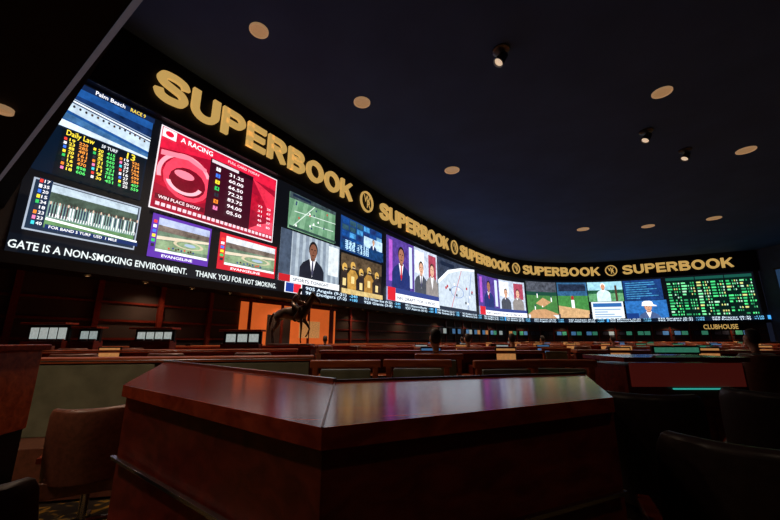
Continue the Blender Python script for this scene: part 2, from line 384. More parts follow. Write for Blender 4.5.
# C1 football pitch
a = scr((290, 186), (334, 244)); a.z1 = zt-.25; a.h = a.z1-a.z0
a.rect(0, 0, 1, 1, (88, 128, 98), .4)
for i in range(5): a.poly([(.0+i*.2, 0), (.1+i*.2, 0), (.2+i*.18, 1), (.12+i*.18, 1)], (108, 146, 116), .3)
a.poly([(0, .82), (1, .9), (1, 1), (0, 1)], (52, 66, 70), .9); a.line(.1, .1, .5, .85, .05, (190, 206, 196)); a.line(.1, .5, 1, .62, .04, (190, 206, 196)); a.line(.45, .3, .95, .36, .04, (190, 206, 196))
for i in range(14): a.ell(rnd(.1, .9), rnd(.12, .78), .014, .035, random.choice([(240, 240, 240), (180, 40, 40), (30, 40, 90)]), N=8)
a.rect(.04, .88, .4, .95, (20, 30, 50)); a.rect(0, 0, 1, .07, (40, 60, 56))
# C2 presenter
a = scr((280, 233), (338, 291)); a.z1 = S(338, 247)[1]; a.h = a.z1-a.z0; a.s0 = S(279, 255)[0]; a.w = a.s1-a.s0
a.rect(0, 0, 1, 1, (118, 130, 144), .3)
a.rects([(.03+i*.1, 0, .075+i*.1, 1) for i in range(10)], (152, 164, 174), .3); a.rect(0, .0, .16, 1, (60, 72, 90), .5); a.rect(.78, .3, .98, .95, (196, 204, 208), .3)
a.man(.5, .9, .34, (24, 27, 38), (112, 72, 56), (24, 20, 22), (60, 60, 80)); a.rect(0, 0, 1, .13, (222, 226, 230)); a.rect(0, 0, .16, .13, (170, 24, 34)); a.text('SPORTS TONIGHT', .2, .03, .17, (20, 30, 50), fw=.6)
# D1 blue collage
a = scr((341, 210), (381, 263)); a.z1 = zt-.2; a.h = a.z1-a.z0
a.rect(0, 0, 1, 1, (20, 52, 104), .5)
for i in range(6):
    for j in range(5):
        a.rect(.03+i*.16, .06+j*.185, .17+i*.16, .21+j*.185, random.choice([(34, 98, 160), (60, 126, 176), (18, 60, 120), (100, 148, 184), (40, 70, 84), (24, 42, 90)]), .9)
a.rect(.5, .32, .98, .64, (170, 196, 214), .5); a.man(.74, .62, .17, (20, 40, 80), (190, 140, 110), (60, 40, 30)); a.rect(0, 0, 1, .3, (18, 52, 96), .9)
for i in range(5): a.text(str(random.randint(900, 989))+' '+odds(), .06, .24-i*.055, .14, (180, 220, 245), fw=.55)
# D2 football players dark gold
a = scr((341, 252), (381, 300)); a.rect(0, 0, 1, 1, (30, 26, 24), .5); a.rect(0, .66, 1, 1, (74, 60, 44), .95)
for i, x in enumerate([.08, .26, .45, .64, .84]):
    dy = [.0, .08, -.04, .06, -.02][i]
    a.poly([(x-.11, 0), (x-.12, .42+dy), (x-.05, .55+dy), (x+.05, .55+dy), (x+.12, .42+dy), (x+.11, 0)], [(40, 32, 30), (170, 128, 58), (34, 28, 30), (150, 110, 50), (44, 36, 34)][i], .6)
    a.rect(x-.035, .2+dy, x+.035, .38+dy, (214, 190, 130), .3); a.ell(x, .65+dy, .055, .11, (190, 150, 74), .4); a.poly([(x-.03, .54+dy), (x+.045, .54+dy), (x+.045, .65+dy), (x-.01, .66+dy)], (60, 44, 36)); a.line(x-.02, .6+dy, x+.05, .6+dy, .05, (200, 180, 140))
a.rect(0, 0, 1, .12, (190, 166, 110), .5)

# E1 studio desk
def studio(a):
    a.rect(0, 0, 1, 1, (120, 132, 172), .4); a.rect(0, .2, .5, 1, (74, 52, 128), .6); a.rect(.04, .3, .1, .95, (160, 80, 180), .3); a.rect(.4, .25, .46, .95, (190, 200, 225))
    a.rect(.5, .2, 1, 1, (176, 186, 204), .5); a.rect(.52, .55, .7, .95, (216, 222, 232), .5); a.rect(.8, .5, .97, .95, (150, 60, 80), .5)
    a.man(.25, .88, .26, (30, 42, 96), (150, 100, 78), (30, 24, 24), (180, 30, 40)); a.man(.63, .76, .22, (64, 68, 78), (196, 150, 124), (70, 56, 46), (60, 60, 90)); a.man(.86, .78, .22, (130, 124, 122), (206, 160, 136), (50, 38, 34), None)
    a.rect(0, 0, 1, .2, (225, 228, 234)); a.rect(0, .0, .13, .2, (190, 30, 44)); a.rect(.13, .12, 1, .2, (46, 60, 120)); a.text('NFL DRAFT  TOP 10 PICKS', .16, .03, .25*a.h/5, (20, 26, 60), fw=.75)
def rink(a):
    a.rect(0, 0, 1, 1, (178, 190, 202), .3); a.poly([(0, 1), (0, .55), (.25, .8), (.6, .93), (1, 1)], (44, 52, 70), .9)
    a.poly([(0, .55), (.25, .8), (.6, .93), (1, 1), (1, .96), (.6, .88), (.27, .74), (0, .48)], (232, 238, 244)); a.line(.3, .05, .62, .9, .12, (180, 110, 120)); a.line(.75, .05, .9, .9, .12, (110, 130, 170)); a.ring(.48, .4, .18, .12, .1, (120, 140, 180))
    for i in range(12): a.ell(rnd(.15, .9), rnd(.12, .65), .022, .03, random.choice([(30, 34, 50), (160, 40, 50), (220, 220, 225)]), N=8)
    a.rect(0, 0, 1, .07, (36, 44, 60)); a.rect(.05, .85, .4, .93, (20, 30, 50))
zEt = zt-.1; zEb = S(380, 304)[1]
zEb = max(zEb, Z_BOT+.55)
a = Scr(led, S(386, 270)[0], S(437, 280)[0], zEb, zEt); studio(a)
a = Scr(led, S(438, 280)[0], S(475, 290)[0], zEb-.1, zEt); rink(a)
a = Scr(led, S(478, 290)[0], S(525, 300)[0], zEb, zEt-.3); studio(a)
zG1 = zt-.1
a = Scr(led, S(527, 300)[0], S(557, 300)[0], zEb, zG1)
a.rect(0, 0, 1, 1, (62, 112, 58), .5); a.rect(0, .7, 1, 1, (70, 74, 84), 1); a.rect(0, .62, 1, .72, (24, 64, 52)); a.poly([(0, 0), (1, 0), (1, .12), (.6, .25), (.2, .22), (0, .1)], (176, 134, 96), .3)
a.poly([(.3, .4), (.55, .56), (.8, .44), (.55, .3)], (178, 138, 98), .3); a.poly([(.4, .42), (.55, .52), (.7, .44), (.55, .34)], (80, 130, 66))
for x, y in [(.25, .2), (.5, .3), (.8, .45), (.35, .55)]: a.rect(x, y, x+.03, y+.12, (235, 235, 235)); a.ell(x+.015, y+.14, .015, .03, (30, 40, 90), N=8)
a.rect(0, 0, 1, .09, (200, 206, 214)); 
a = Scr(led, S(558, 300)[0], S(588, 300)[0], zEb+.1, zG1)
a.rect(0, 0, 1, 1, (60, 120, 60), .5); a.rect(0, .62, 1, 1, (44, 84, 120), .8); a.rect(.05, .75, .95, .95, (30, 40, 60), 1); a.poly([(0, 0), (1, 0), (1, .2), (0, .34)], (186, 150, 108), .4)
a.rect(.45, .2, .55, .5, (230, 230, 235)); a.ell(.5, .56, .05, .06, (150, 40, 40)); a.rect(.0, .0, 1, .1, (24, 30, 60)); a.rect(.05, .02, .5, .08, (220, 40, 50))
zmid = (zEb+zG1)/2-.2
a = Scr(led, S(589, 300)[0], S(624, 300)[0], zmid, zG1)
a.rect(0, 0, 1, 1, (84, 140, 96), .7); a.rect(0, .55, 1, 1, (142, 190, 206), .4); a.rect(0, .4, 1, .58, (34, 84, 60), 1); a.man(.45, .92, .3, (190, 214, 220), (196, 140, 110), (235, 235, 240)); a.rect(.78, 0, .84, .8, (70, 50, 40))
a = Scr(led, S(592, 310)[0], S(624, 310)[0], zEb-.1, zmid-.05)
a.rect(0, 0, 1, 1, (206, 214, 220)); a.rect(.05, .7, .95, .92, (40, 90, 150)); a.rects([(.08, .1+i*.14, .9-.2*(i % 3), .16+i*.14) for i in range(4)], (120, 150, 180))
a = Scr(led, S(625, 300)[0], S(664, 300)[0], zmid, zG1)
a.rect(0, 0, 1, 1, (22, 52, 104), .7)
for i in range(8): a.rect(.06, .08+i*.11, .4+rnd(0, .5), .12+i*.11, (60, 130, 170), .8)
a = Scr(led, S(626, 310)[0], S(668, 310)[0], zEb-.1, zmid-.05)
a.rect(0, 0, 1, 1, (38, 96, 160), .6); a.man(.55, .9, .5, (60, 80, 120), (190, 140, 112), (120, 90, 70)); a.poly([(.4, .7), (.76, .66), (.74, .72), (.68, .76), (.66, .92), (.6, .97), (.48, .97), (.42, .9)], (235, 238, 244)); a.rect(0, 0, .3, .3, (20, 50, 110))
def board(a, cols_, rows, pal):
    a.rect(0, 0, 1, 1, (4, 22, 18)); a.rect(0, .93, 1, 1, (18, 70, 60)); 
    for c_ in range(cols_):
        for r in range(rows):
            y = .9-(r+1)*.86/rows; x = .02+c_/cols_
            if random.random() < .18: continue
            o = a.nx()
            def q(x0, x1): strip(a.b, a.s0+x0*a.w, a.s0+x1*a.w, a.z0+(y+.004)*a.h, a.z0+(y+.5/rows)*a.h, o, 'led', (*C(*random.choice(pal)), .4))
            q(x, x+rnd(.2, .38)/cols_)
            for k in range(3):
                if random.random() < .85: q(x+(.45+.17*k)/cols_, x+(.45+.17*k+rnd(.06, .11))/cols_)
pal = [(70, 210, 120), (50, 170, 100), (110, 215, 145), (170, 215, 185), (40, 130, 82), (200, 200, 120)]
for q0, q1 in ((668, 697), (698, 727), (728, 756)):
    a = Scr(led, S(q0, 295)[0], S(q1, 295)[0], zEb-.05, zG1); board(a, 2, 12, pal)
sC = S(284, 290)[0]
a = Scr(led, sC, S_R, Z_BOT+.02, Z_BOT+.52); a.rect(0, 0, 1, 1, (8, 18, 34))
a.rect(0, .05, .018, 1.05, (225, 228, 235)); a.rect(.001, .1, .009, 1, (20, 50, 130)); a.rect(.009, .1, .017, 1, (200, 30, 50))
teams = ['Angels (9-21)', 'White Sox (9-22)', 'Diamondbacks', 'Padres (2-3)', 'Rockies (1-4)', 'Dodgers (7-2)', 'Giants (3-8)', 'Astros (6-5)', 'Yankees (4-1)', 'Mariners (2-6)', 'Rangers (5-5)', 'Braves (8-3)']
p = .022; i = 0
while p < .97:
    for rr, y in ((0, .56), (1, .1)):
        n = str(random.randint(901, 989)); a.text(n+' '+teams[(i+rr*5) % 12], p, y, .17, (200, 220, 235), w=3.4); a.text(odds(), p+3.7/a.w, y, .17, (110, 190, 235), w=.8)
    p += 5.2/a.w; i += 1
    if i % 3 == 0: a.rect(p-.006, .1, p-.002, .95, (60, 150, 220))
led.obj('led_video_wall')

# ---------------------------------------------------------------- fascia, letters
def sweep(b, prof, k, s0=0, s1=None, closed=False):
    s1 = STOT if s1 is None else s1; n = int((s1-s0)/.7); N = len(prof); vs = []; fs = []
    for i in range(n+1):
        s = s0+(s1-s0)*i/n
        for off, z in prof: vs.append(W(s, z, off))
    m_ = N if closed else N-1
    for i in range(n):
        for j in range(m_): fs.append((i*N+j, (i+1)*N+j, (i+1)*N+(j+1) % N, i*N+(j+1) % N))
    if closed: fs += [tuple(range(N)), tuple(range(n*N, n*N+N))[::-1]]
    b.add(vs, fs, k)
b = B()
fz0, fz1 = Z_TOP, Z_CEIL
sweep(b, [(-.3, fz0), (.3, fz0), (.3, fz1), (-.3, fz1)], 'fascia', closed=True)
sweep(b, [(.302, fz0), (.33, fz0), (.33, fz0+.05), (.302, fz0+.05)], 'steel_dark', closed=True)
b.obj('fascia_band')

T = .205
def arc(cx, cy, rx, ry, a0, a1, n=14):
    return [(cx+rx*math.cos(math.radians(a0+(a1-a0)*i/n)), cy+ry*math.sin(math.radians(a0+(a1-a0)*i/n))) for i in range(n+1)]
def crs(pts, n=5):
    P = [Vector(p) for p in pts]; out = []
    for i in range(len(P)-1):
        for k in range(n): out.append(tuple(cr(P[max(i-1, 0)], P[i], P[i+1], P[min(i+2, len(P)-1)], k/n)))
    return out+[tuple(P[-1])]
h_ = T/2
GL = {
 'S': (.80, [crs([(.72, .70), (.66, .84), (.52, .895), (.38, .9), (.19, .86), (.11, .72), (.18, .6), (.4, .525), (.62, .455), (.70, .3), (.62, .15), (.40, .1), (.26, .105), (.13, .17), (.07, .32)])]),
 'U': (.80, [[(h_, 1), (h_, .4)]+arc(.4, .4, .4-h_, .4-h_, 180, 360)+[(.8-h_, 1)]]),
 'P': (.76, [[(h_, 0), (h_, 1)], [(h_, 1-h_), (.45, 1-h_)]+arc(.45, .7, .76-h_-.45, .3-h_, 90, -90)+[(h_, .4+h_)]]),
 'E': (.70, [[(h_, 0), (h_, 1)], [(0, 1-h_), (.69, 1-h_)], [(0, .5), (.65, .5)], [(0, h_), (.70, h_)]]),
 'R': (.80, [[(h_, 0), (h_, 1)], [(h_, 1-h_), (.46, 1-h_)]+arc(.46, .71, .77-h_-.46, .29-h_, 90, -90)+[(h_, .42+h_)], [(.40, .50), (.69, 0)]]),
 'B': (.79, [[(h_, 0), (h_, 1)], [(h_, 1-h_), (.45, 1-h_)]+arc(.45, .735, .73-h_-.45, .265-h_, 90, -90)+[(h_, .5+.06)], [(h_, .5), (.47, .5)]+arc(.47, .3, .79-h_-.47, .3-h_, 90, -90)+[(h_, h_)]]),
 'O': (.92, [arc(.46, .5, .46-h_, .5-h_*.9, 0, 360, 36)]),
 'K': (.82, [[(h_, 0), (h_, 1)], [(.1, .34), (.70, 1)], [(.36, .55), (.72, 0)]]),
}
def ribbon(pts, t):
    P = [Vector(p) for p in pts]; closed = (P[0]-P[-1]).length < 1e-4; Ls = []; Rs = []
    n = len(P)
    for i in range(n):
        if closed: a_ = P[i-1] if i > 0 else P[-2]; c_ = P[i+1] if i < n-1 else P[1]
        else: a_ = P[max(i-1, 0)]; c_ = P[min(i+1, n-1)]
        d1 = (P[i]-a_); d2 = (c_-P[i])
        d1 = d1.normalized() if d1.length > 1e-6 else d2.normalized(); d2 = d2.normalized() if d2.length > 1e-6 else d1
        m_ = (d1+d2).normalized(); nn = Vector((-m_.y, m_.x)); sc = 1/max(.5, nn.dot(Vector((-d1.y, d1.x))))
        Ls.append(P[i]+nn*t/2*sc); Rs.append(P[i]-nn*t/2*sc)
    return Ls, Rs
def clampK(ch, p):
    return (p.x, min(max(p.y, 0), 1)) if ch in 'KR' else (p.x, p.y)
b = B()
def fascia_text(body, sa, sb, h=1.2, z=fz0+.6):
    tot = sum(GL[c][0] for c in body)+.1*(len(body)-1); kx = (sb-sa)/tot; x = 0
    for ch in body:
        for pts in GL[ch][1]:
            Ls, Rs = ribbon(pts, T); n = len(Ls); vs = []; fs = []
            for l, r in zip(Ls, Rs):
                l = clampK(ch, l); r = clampK(ch, r)
                for off in (.44, .301):
                    vs.append(W(sa+(x+l[0])*kx, z+l[1]*h, off)); vs.append(W(sa+(x+r[0])*kx, z+r[1]*h, off))
            for i in range(n-1):
                p, q = 4*i, 4*(i+1)
                fs += [(p, p+1, q+1, q), (p, q, q+2, p+2), (p+1, p+3, q+3, q+1)]
            fs += [(0, 2, 3, 1), (4*n-4, 4*n-3, 4*n-1, 4*n-2)]
            b.add(vs, fs, 'gold')
        x += GL[ch][0]+.1
def logo(sc):
    R = .72; z = (fz0+fz1)/2; N = 36; vs = []; fs = []
    for i in range(N):
        a_ = 2*math.pi*i/N
        for q, off in ((R, .301), (R, .41), (R*.84, .41), (R*.84, .301)): vs.append(W(sc+q*math.cos(a_), z+q*math.sin(a_), off))
    for i in range(N):
        for j in range(3): fs.append((i*4+j, i*4+j+1, ((i+1) % N)*4+j+1, ((i+1) % N)*4+j))
    b.add(vs, fs, 'gold')
    for t, dx, dz, hh in (('W', -.42, -.06, .5), ('R', -.06, -.42, .55)):
        vs, fs, x0, tw = textmesh(t, .02, 4); k = hh/.72
        b.add([W(sc+dx+(v[0]-x0)*k, z+dz+v[1]*k, .4+(.01 if t == 'R' else 0)) for v in vs], fs, 'gold')
marks = [((151, 84), (348, 187)), ((376, 205), (445, 241)), ((457, 249), (507, 266)), ((521, 270), (599, 271)), ((622, 270), (733, 266))]
prev = None
for A_, B_ in marks:
    sa, sb = S(*A_)[0], S(*B_)[0]
    fascia_text('SUPERBOOK', sa, sb)
    if prev is not None: logo((prev+sa)/2)
    prev = sb
b.obj('fascia_sign_letters')

# ---------------------------------------------------------------- room shell
b = B(); b.box((16, 18, -.05), (90, 66, .1), 'carpet'); b.obj('floor')
b = B(); b.box((16, 18, Z_CEIL+.1), (90, 66, .2), 'ceil'); b.obj('ceiling')
b = B(); sweep(b, [(-.3, Z_BOT), (0, Z_BOT), (0, Z_TOP), (-.3, Z_TOP)], 'wall', closed=True)
sweep(b, [(-1.2, 0), (-1.0, 0), (-1.0, Z_BOT), (-1.2, Z_BOT)], 'wall', closed=True)
for zz in (1.3, 1.9, 2.5): sweep(b, [(-1.0, zz), (-.94, zz), (-.94, zz+.07), (-1.0, zz+.07)], 'wood_dark', s0=2, closed=True)
s = 3
while s < 26:
    b.box(W(s, Z_BOT/2, -.93), (.16, .14, Z_BOT), 'wood_dark', rz=math.atan2(d0.y, d0.x)); s += 1.9
sweep(b, [(-1.2, Z_BOT-.3), (.18, Z_BOT-.3), (.18, Z_BOT), (-1.2, Z_BOT)], 'fascia', closed=True); b.obj('wall_video')
b = B(); e0 = W(STOT, 0, 0)
b.prism([(e0[0]+.05, e0[1]), (e0[0]+.3, e0[1]+.2), (e0[0]+3.4, -14), (e0[0]+3.1, -14)], 0, Z_CEIL, 'wall_navy'); b.obj('wall_right')
b = B()
def RW(y, z, off=.03):
    t = (e0[1]-y)/(e0[1]+14); return (e0[0]+.05+3.05*t-off, y, z)
b.add([RW(37.8, EYE+2.3, .06), RW(28, EYE+2.3, .06), RW(28, EYE+7.6, .06), RW(37.8, EYE+7.6, .06)], [(0, 1, 2, 3)], 'wallscreen')
for y0, y1, z0, z1 in ((38.0, 27.8, 2.1, 2.3), (38.0, 27.8, 7.6, 7.8)): b.add([RW(y0, EYE+z0, .08), RW(y1, EYE+z0, .08), RW(y1, EYE+z1, .08), RW(y0, EYE+z1, .08)], [(0, 1, 2, 3)], 'black')
N = 24; b.add([RW(36.2+1.1*math.cos(2*math.pi*i/N), EYE+5.2+1.1*math.sin(2*math.pi*i/N), .09) for i in range(N)], [tuple(range(N))], 'mon_blue')
b.obj('side_wall_display')
b = B(); b.box((14, -14.1, Z_CEIL/2), (70, .2, Z_CEIL), 'wall'); b.obj('wall_back')
b = B(); s_ = W(0, 0, 0); b.box((s_[0]-.6, (s_[1]-14)/2-.0, Z_CEIL/2), (.2, s_[1]+14, Z_CEIL), 'wall'); b.obj('wall_left')

b = B()
L1a, L1b = Vector((-2.29, 2.53)), Vector((-7.41, 6.07)); dl = (L1b-L1a).normalized(); nl = Vector((-dl.y, dl.x)) if Vector((-dl.y, dl.x)).y < 0 else Vector((dl.y, -dl.x))
pA = L1a-dl*16; pB = L1a+dl*9.5
zs0 = EYE+3
b.prism([tuple(pA), tuple(pB), tuple(pB+nl*9), tuple(pA+nl*6)], zs0, zs0+.35, 'soffit')
L2a, L2b = Vector((-3.05, 3.22)), Vector((-7.91, 6.88)); d2 = (L2b-L2a).normalized()
b.prism([tuple(L2a-d2*14), tuple(L2a+d2*9), tuple(pB+nl*4), tuple(pA+nl*4)], zs0+.351, zs0+.75, 'soffit')
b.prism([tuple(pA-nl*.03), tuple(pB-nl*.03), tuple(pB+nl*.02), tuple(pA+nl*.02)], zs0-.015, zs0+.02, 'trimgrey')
b.obj('ceiling_soffit')

# ---------------------------------------------------------------- downlights
def lamp(name, kind, p, energy, col, size=110, soft=.12, blend=1):
    ld = bpy.data.lights.new(name, kind); ld.energy = energy; ld.color = col; ld.shadow_soft_size = soft
    if kind == 'SPOT': ld.spot_size = math.radians(size); ld.spot_blend = blend
    lo = bpy.data.objects.new(name, ld); lo.location = p; scene.collection.objects.link(lo); return lo
def downlight(p, r):
    b = B()
    b.lathe((0, 0, 0), [(r, .0), (r*1.0, -.05), (r*.86, -.06), (r*.84, -.02)], 'tan', 32)
    b.lathe((0, 0, 0), [(r*.84, -.02), (r*.5, -.012), (.001, -.01)], 'tan2', 32)
    o = b.obj('recessed_downlight', smooth=True); o.location = p; return o
def spotfix(p):
    b = B(); b.lathe((0, 0, 0), [(.001, 0), (.3, 0), (.3, -.05), (.2, -.1), (.001, -.1)], 'steel_dark', 20)
    b.cyl((0, 0, -.1), (0, 0, -.3), .04, 'steel_dark')
    R = Matrix.Rotation(math.radians(35), 3, 'Y')
    b.lathe((0, 0, -.35), [(.001, .2), (.14, .2), (.2, -.25), (.17, -.25), (.12, -.1)], 'steel_dark', 20, R)
    b.lathe((0, 0, -.35), [(.16, -.2), (.1, -.24), (.001, -.25)], 'lampw', 20, R)
    o = b.obj('ceiling_spotlight', smooth=True); o.location = p; return o
for px, py, w in [(259, 30, 20), (362, 102, 18), (662, 92, 19), (452, 170, 16), (746, 150, 17), (583, 229, 12), (648, 226, 12), (714, 218, 13)]:
    p = at_z(px, py, Z_CEIL); t = (Z_CEIL-EYE)/ray(px, py)[2]
    downlight(p, .46*w/F*t)
    lamp('can_fill_lamp', 'SPOT', (p.x, p.y, Z_CEIL-.15), 2600 if px < 400 else 3800, (1, .74, .52), 100, .3)  # the cans are unlit; these spots are added as warm fill
for px, py in [(501, 50), (646, 131), (685, 150)]:
    spotfix(at_z(px, py, Z_CEIL))
p = at_z(3, 108, zs0); downlight(p, .11)
for p, e_ in [((-1.5, 1.3, zs0), 52), ((1.2, -.8, zs0), 28), ((-2.9, .9, zs0), 180), ((-4.6, 3.3, zs0), 90)]:  # downlights out of view, added to warm the near wood and seating
    if e_ != 90: downlight(Vector(p), .13)
    lamp('soffit_fill_lamp', 'SPOT', (p[0], p[1], p[2]-.08), e_, (1, .74, .52), 125)

# ---------------------------------------------------------------- foreground desk
b = B()
n0, nL, nR = (-.143, .79), (-1.10, 1.51), (.72, 1.19)
f0, fL, fR = (-.242, 1.606), (-1.89, 3.03), (1.06, 1.98)
zt_ = EYE-.18
def inset(p, q, k=.03): return (p[0]+(q[0]-p[0])*k, p[1]+(q[1]-p[1])*k)
b.prism([n0, nL, fL, f0], zt_-.045, zt_, 'wood'); b.prism([n0, f0, fR, nR], zt_-.045, zt_, 'wood')
i0, iL, iR = inset(n0, f0, .04), inset(nL, (-1.3, 2.4), .05), inset(nR, fR, .05)
g0, gL, gR = inset(f0, n0, .04), inset(fL, (-1.6, 2.5), .05), inset(fR, nR, .05)
b.prism([i0, iL, gL, g0], .1, zt_-.045, 'wood_dark'); b.prism([i0, g0, gR, iR], .1, zt_-.045, 'wood_dark')
j0, jL, jR = inset(n0, f0, .1), inset(nL, (-1.3, 2.4), .12), inset(nR, fR, .1)
b.prism([j0, jL, gL, g0], 0, .1, 'black'); b.prism([j0, g0, gR, jR], 0, .1, 'black')
def rail(p, q, z, w, h, k):
    p, q = Vector(p), Vector(q); c = (p+q)/2; L = (q-p).length; b.box((c.x, c.y, z), (L, w, h), k, rz=math.atan2(q.y-p.y, q.x-p.x))
rail(inset(n0, f0, .02), inset(nL, fL, .01), .845, .016, .012, 'steel'); rail(inset(n0, f0, .02), inset(nR, fR, .01), .845, .016, .012, 'steel')
rail(f0, fL, zt_+.006, .022, .02, 'steel'); rail(f0, fR, zt_+.004, .016, .012, 'steel_dark')
rail(n0, f0, zt_+.0008, .006, .002, 'wood_dark')
b.obj('corner_counter', bevel=.006)

# ---------------------------------------------------------------- chairs
def chair_mesh(lea, w=.56, top=1.1):
    b = B()
    b.box((0, 0, .47), (w, .54, .13), lea); b.box((0, -.02, .545), (w*.9, .48, .05), lea)
    # one continuous curved, padded shell back with a rolled, rounded top
    N = 12; th = 1.15; R0 = .34
    levels = [(.50, 1.0, .05), (.70, 1.0, .055), (.90, 1.0, .055), (top-.06, .97, .05), (top-.015, .92, .038), (top, .86, .012)]
    vs = []; fs = []; per = 2*(N+1)
    for z, k, t in levels:
        lean = -(z-.5)*.16
        for side in (1, -1):
            for i in range(N+1):
                j = i if side == 1 else N-i
                a_ = -th*k+2*th*k*j/N; r = R0+side*t*(1 if 0 < j < N else .6)
                vs.append((r*math.sin(a_)*(w/.62), .04-r*math.cos(a_)+lean, z))
    for l in range(len(levels)-1):
        for i in range(per): fs.append((l*per+i, (l+1)*per+i, (l+1)*per+(i+1) % per, l*per+(i+1) % per))
    for i in range(N):
        a0 = (len(levels)-1)*per; fs.append((a0+i, a0+per-1-i, a0+per-2-i, a0+i+1)); fs.append((i, i+1, per-2-i, per-1-i))
    b.add(vs, fs, lea)
    for s in (-1, 1):
        b.box((s*(w/2+.03), .04, .68), (.07, .4, .05), 'wood'); b.box((s*(w/2+.03), .17, .56), (.04, .05, .22), 'steel_dark', rx=.1)
    b.cyl((0, 0, .1), (0, 0, .41), .035, 'steel')
    for i in range(5):
        a_ = i*2*math.pi/5+.3; x_, y_ = .3*math.cos(a_), .3*math.sin(a_)
        b.cyl((0, 0, .12), (x_, y_, .08), .028, 'steel', 8, .018); b.cyl((x_-.015, y_, .03), (x_+.015, y_, .03), .03, 'black', 12)
    return b.mesh('swivel_chair')
def armchair_mesh():
    b = B(); w = .6
    for s in (-1, 1):
        b.box((s*.29, .26, .32), (.05, .05, .64), 'wood_row'); b.box((s*.28, -.28, .55), (.05, .06, 1.1), 'wood_row', rx=math.radians(7))
        b.box((s*.3, .0, .66), (.07, .58, .045), 'wood_row'); b.box((s*.28, 0, .38), (.035, .5, .07), 'wood_dark')
    b.box((0, -.345, 1.08), (.66, .06, .07), 'wood_row', rx=math.radians(7)); b.box((0, -.29, .62), (.54, .04, .05), 'wood_row', rx=math.radians(7))
    b.box((0, -.30, .85), (.47, .07, .36), 'leather_green', rx=math.radians(7)); b.box((0, -.01, .44), (.54, .52, .12), 'leather_green')
    b.box((0, .25, .38), (.54, .035, .07), 'wood_dark')
    return b.mesh('wooden_armchair')
CH = {'d': chair_mesh('leather'), 'b': chair_mesh('leather_brown'), 'w': armchair_mesh()}
for k_ in 'db':
    me = CH[k_]; me.polygons.foreach_set('use_smooth', [True]*len(me.polygons))
    try: me.set_sharp_from_angle(angle=math.radians(42))
    except Exception: pass
def chair(x, y, rz, k='d', sc=1):
    o = bpy.data.objects.new('wooden_armchair' if k == 'w' else 'swivel_chair', CH[k]); scene.collection.objects.link(o); o.location = (x, y, 0); o.rotation_euler = (0, 0, rz); o.scale = (sc,)*3
    bv = o.modifiers.new('bevel', 'BEVEL'); bv.width = .012; bv.segments = 3; bv.limit_method = 'ANGLE'; bv.angle_limit = math.radians(50)
    return o
# ---------------------------------------------------------------- skinned figures
skcache = {}
def skinned(name, chains_fn, loc, scl, parent, matk='bronze', cache=None):
    if cache and cache in skcache: me = skcache[cache]
    else:
        V = []; E = []; R_ = []; roots = []
        def chain(start, pts):
            last = start
            if start is None: roots.append(len(V))
            for (co, r) in pts:
                V.append(co); R_.append(r if isinstance(r, tuple) else (r, r)); i = len(V)-1
                if last is not None: E.append((last, i))
                last = i
            return last
        chains_fn(chain)
        me = bpy.data.meshes.new(name); me.from_pydata(V, E, []); me.materials.append(M[matk])
        o = bpy.data.objects.new(name, me); sk = o.modifiers.new('skin', 'SKIN')
        for i, d in enumerate(me.skin_vertices[0].data): d.radius = R_[i]; d.use_root = (i in roots)
        bpy.data.objects.remove(o)
        if cache: skcache[cache] = me
    o = bpy.data.objects.new(name, me); scene.collection.objects.link(o)
    sk = o.modifiers.new('skin', 'SKIN'); sk.use_smooth_shade = True
    sb = o.modifiers.new('sub', 'SUBSURF'); sb.levels = 2; sb.render_levels = 2
    o.parent = parent; o.location = loc; o.scale = scl; return o
def p_body(chain):
    chain(None, [((0, -.06, .66), (.17, .11)), ((0, -.08, .8), (.15, .11)), ((0, -.08, 1.0), (.18, .12)), ((0, -.08, 1.13), (.085, .07))])
    for s in (-1, 1):
        chain(0, [((s*.1, .12, .64), (.085, .08)), ((s*.11, .36, .6), .062), ((s*.11, .34, .34), .05), ((s*.11, .3, .11), .042), ((s*.11, .4, .05), (.045, .035)), ((s*.11, .5, .04), (.04, .03))])
        chain(2, [((s*.19, -.07, 1.07), .058), ((s*.25, .07, .87), .043), ((s*.17, .27, .81), .033)])
def p_skin(chain):
    chain(None, [((0, -.07, 1.1), .052), ((0, -.06, 1.17), (.05, .052)), ((0, -.02, 1.235), (.062, .07)), ((0, -.04, 1.31), (.084, .098)), ((0, -.05, 1.4), (.074, .085))])
    chain(3, [((0, .075, 1.285), .013)])
    for s in (-1, 1):
        chain(3, [((s*.09, -.04, 1.29), .016)])
        h = chain(None, [((s*.17, .26, .81), .026), ((s*.16, .32, .8), (.032, .016))])
        for k, (dx, L) in enumerate(((-.026, .07), (-.009, .082), (.009, .076), (.026, .06))):
            chain(h, [((s*.16+dx, .355, .8), .009), ((s*.16+dx, .355+L*.6, .797), .008), ((s*.16+dx, .355+L, .785), .007)])
        chain(h, [((s*.16-s*.035, .325, .795), .009), ((s*.16-s*.05, .355, .79), .008)])
def p_hair(chain):
    chain(None, [((0, -.1, 1.24), (.06, .04)), ((0, -.1, 1.33), (.088, .07)), ((0, -.065, 1.42), (.084, .075)), ((0, .0, 1.43), (.07, .035))])
npat = 0
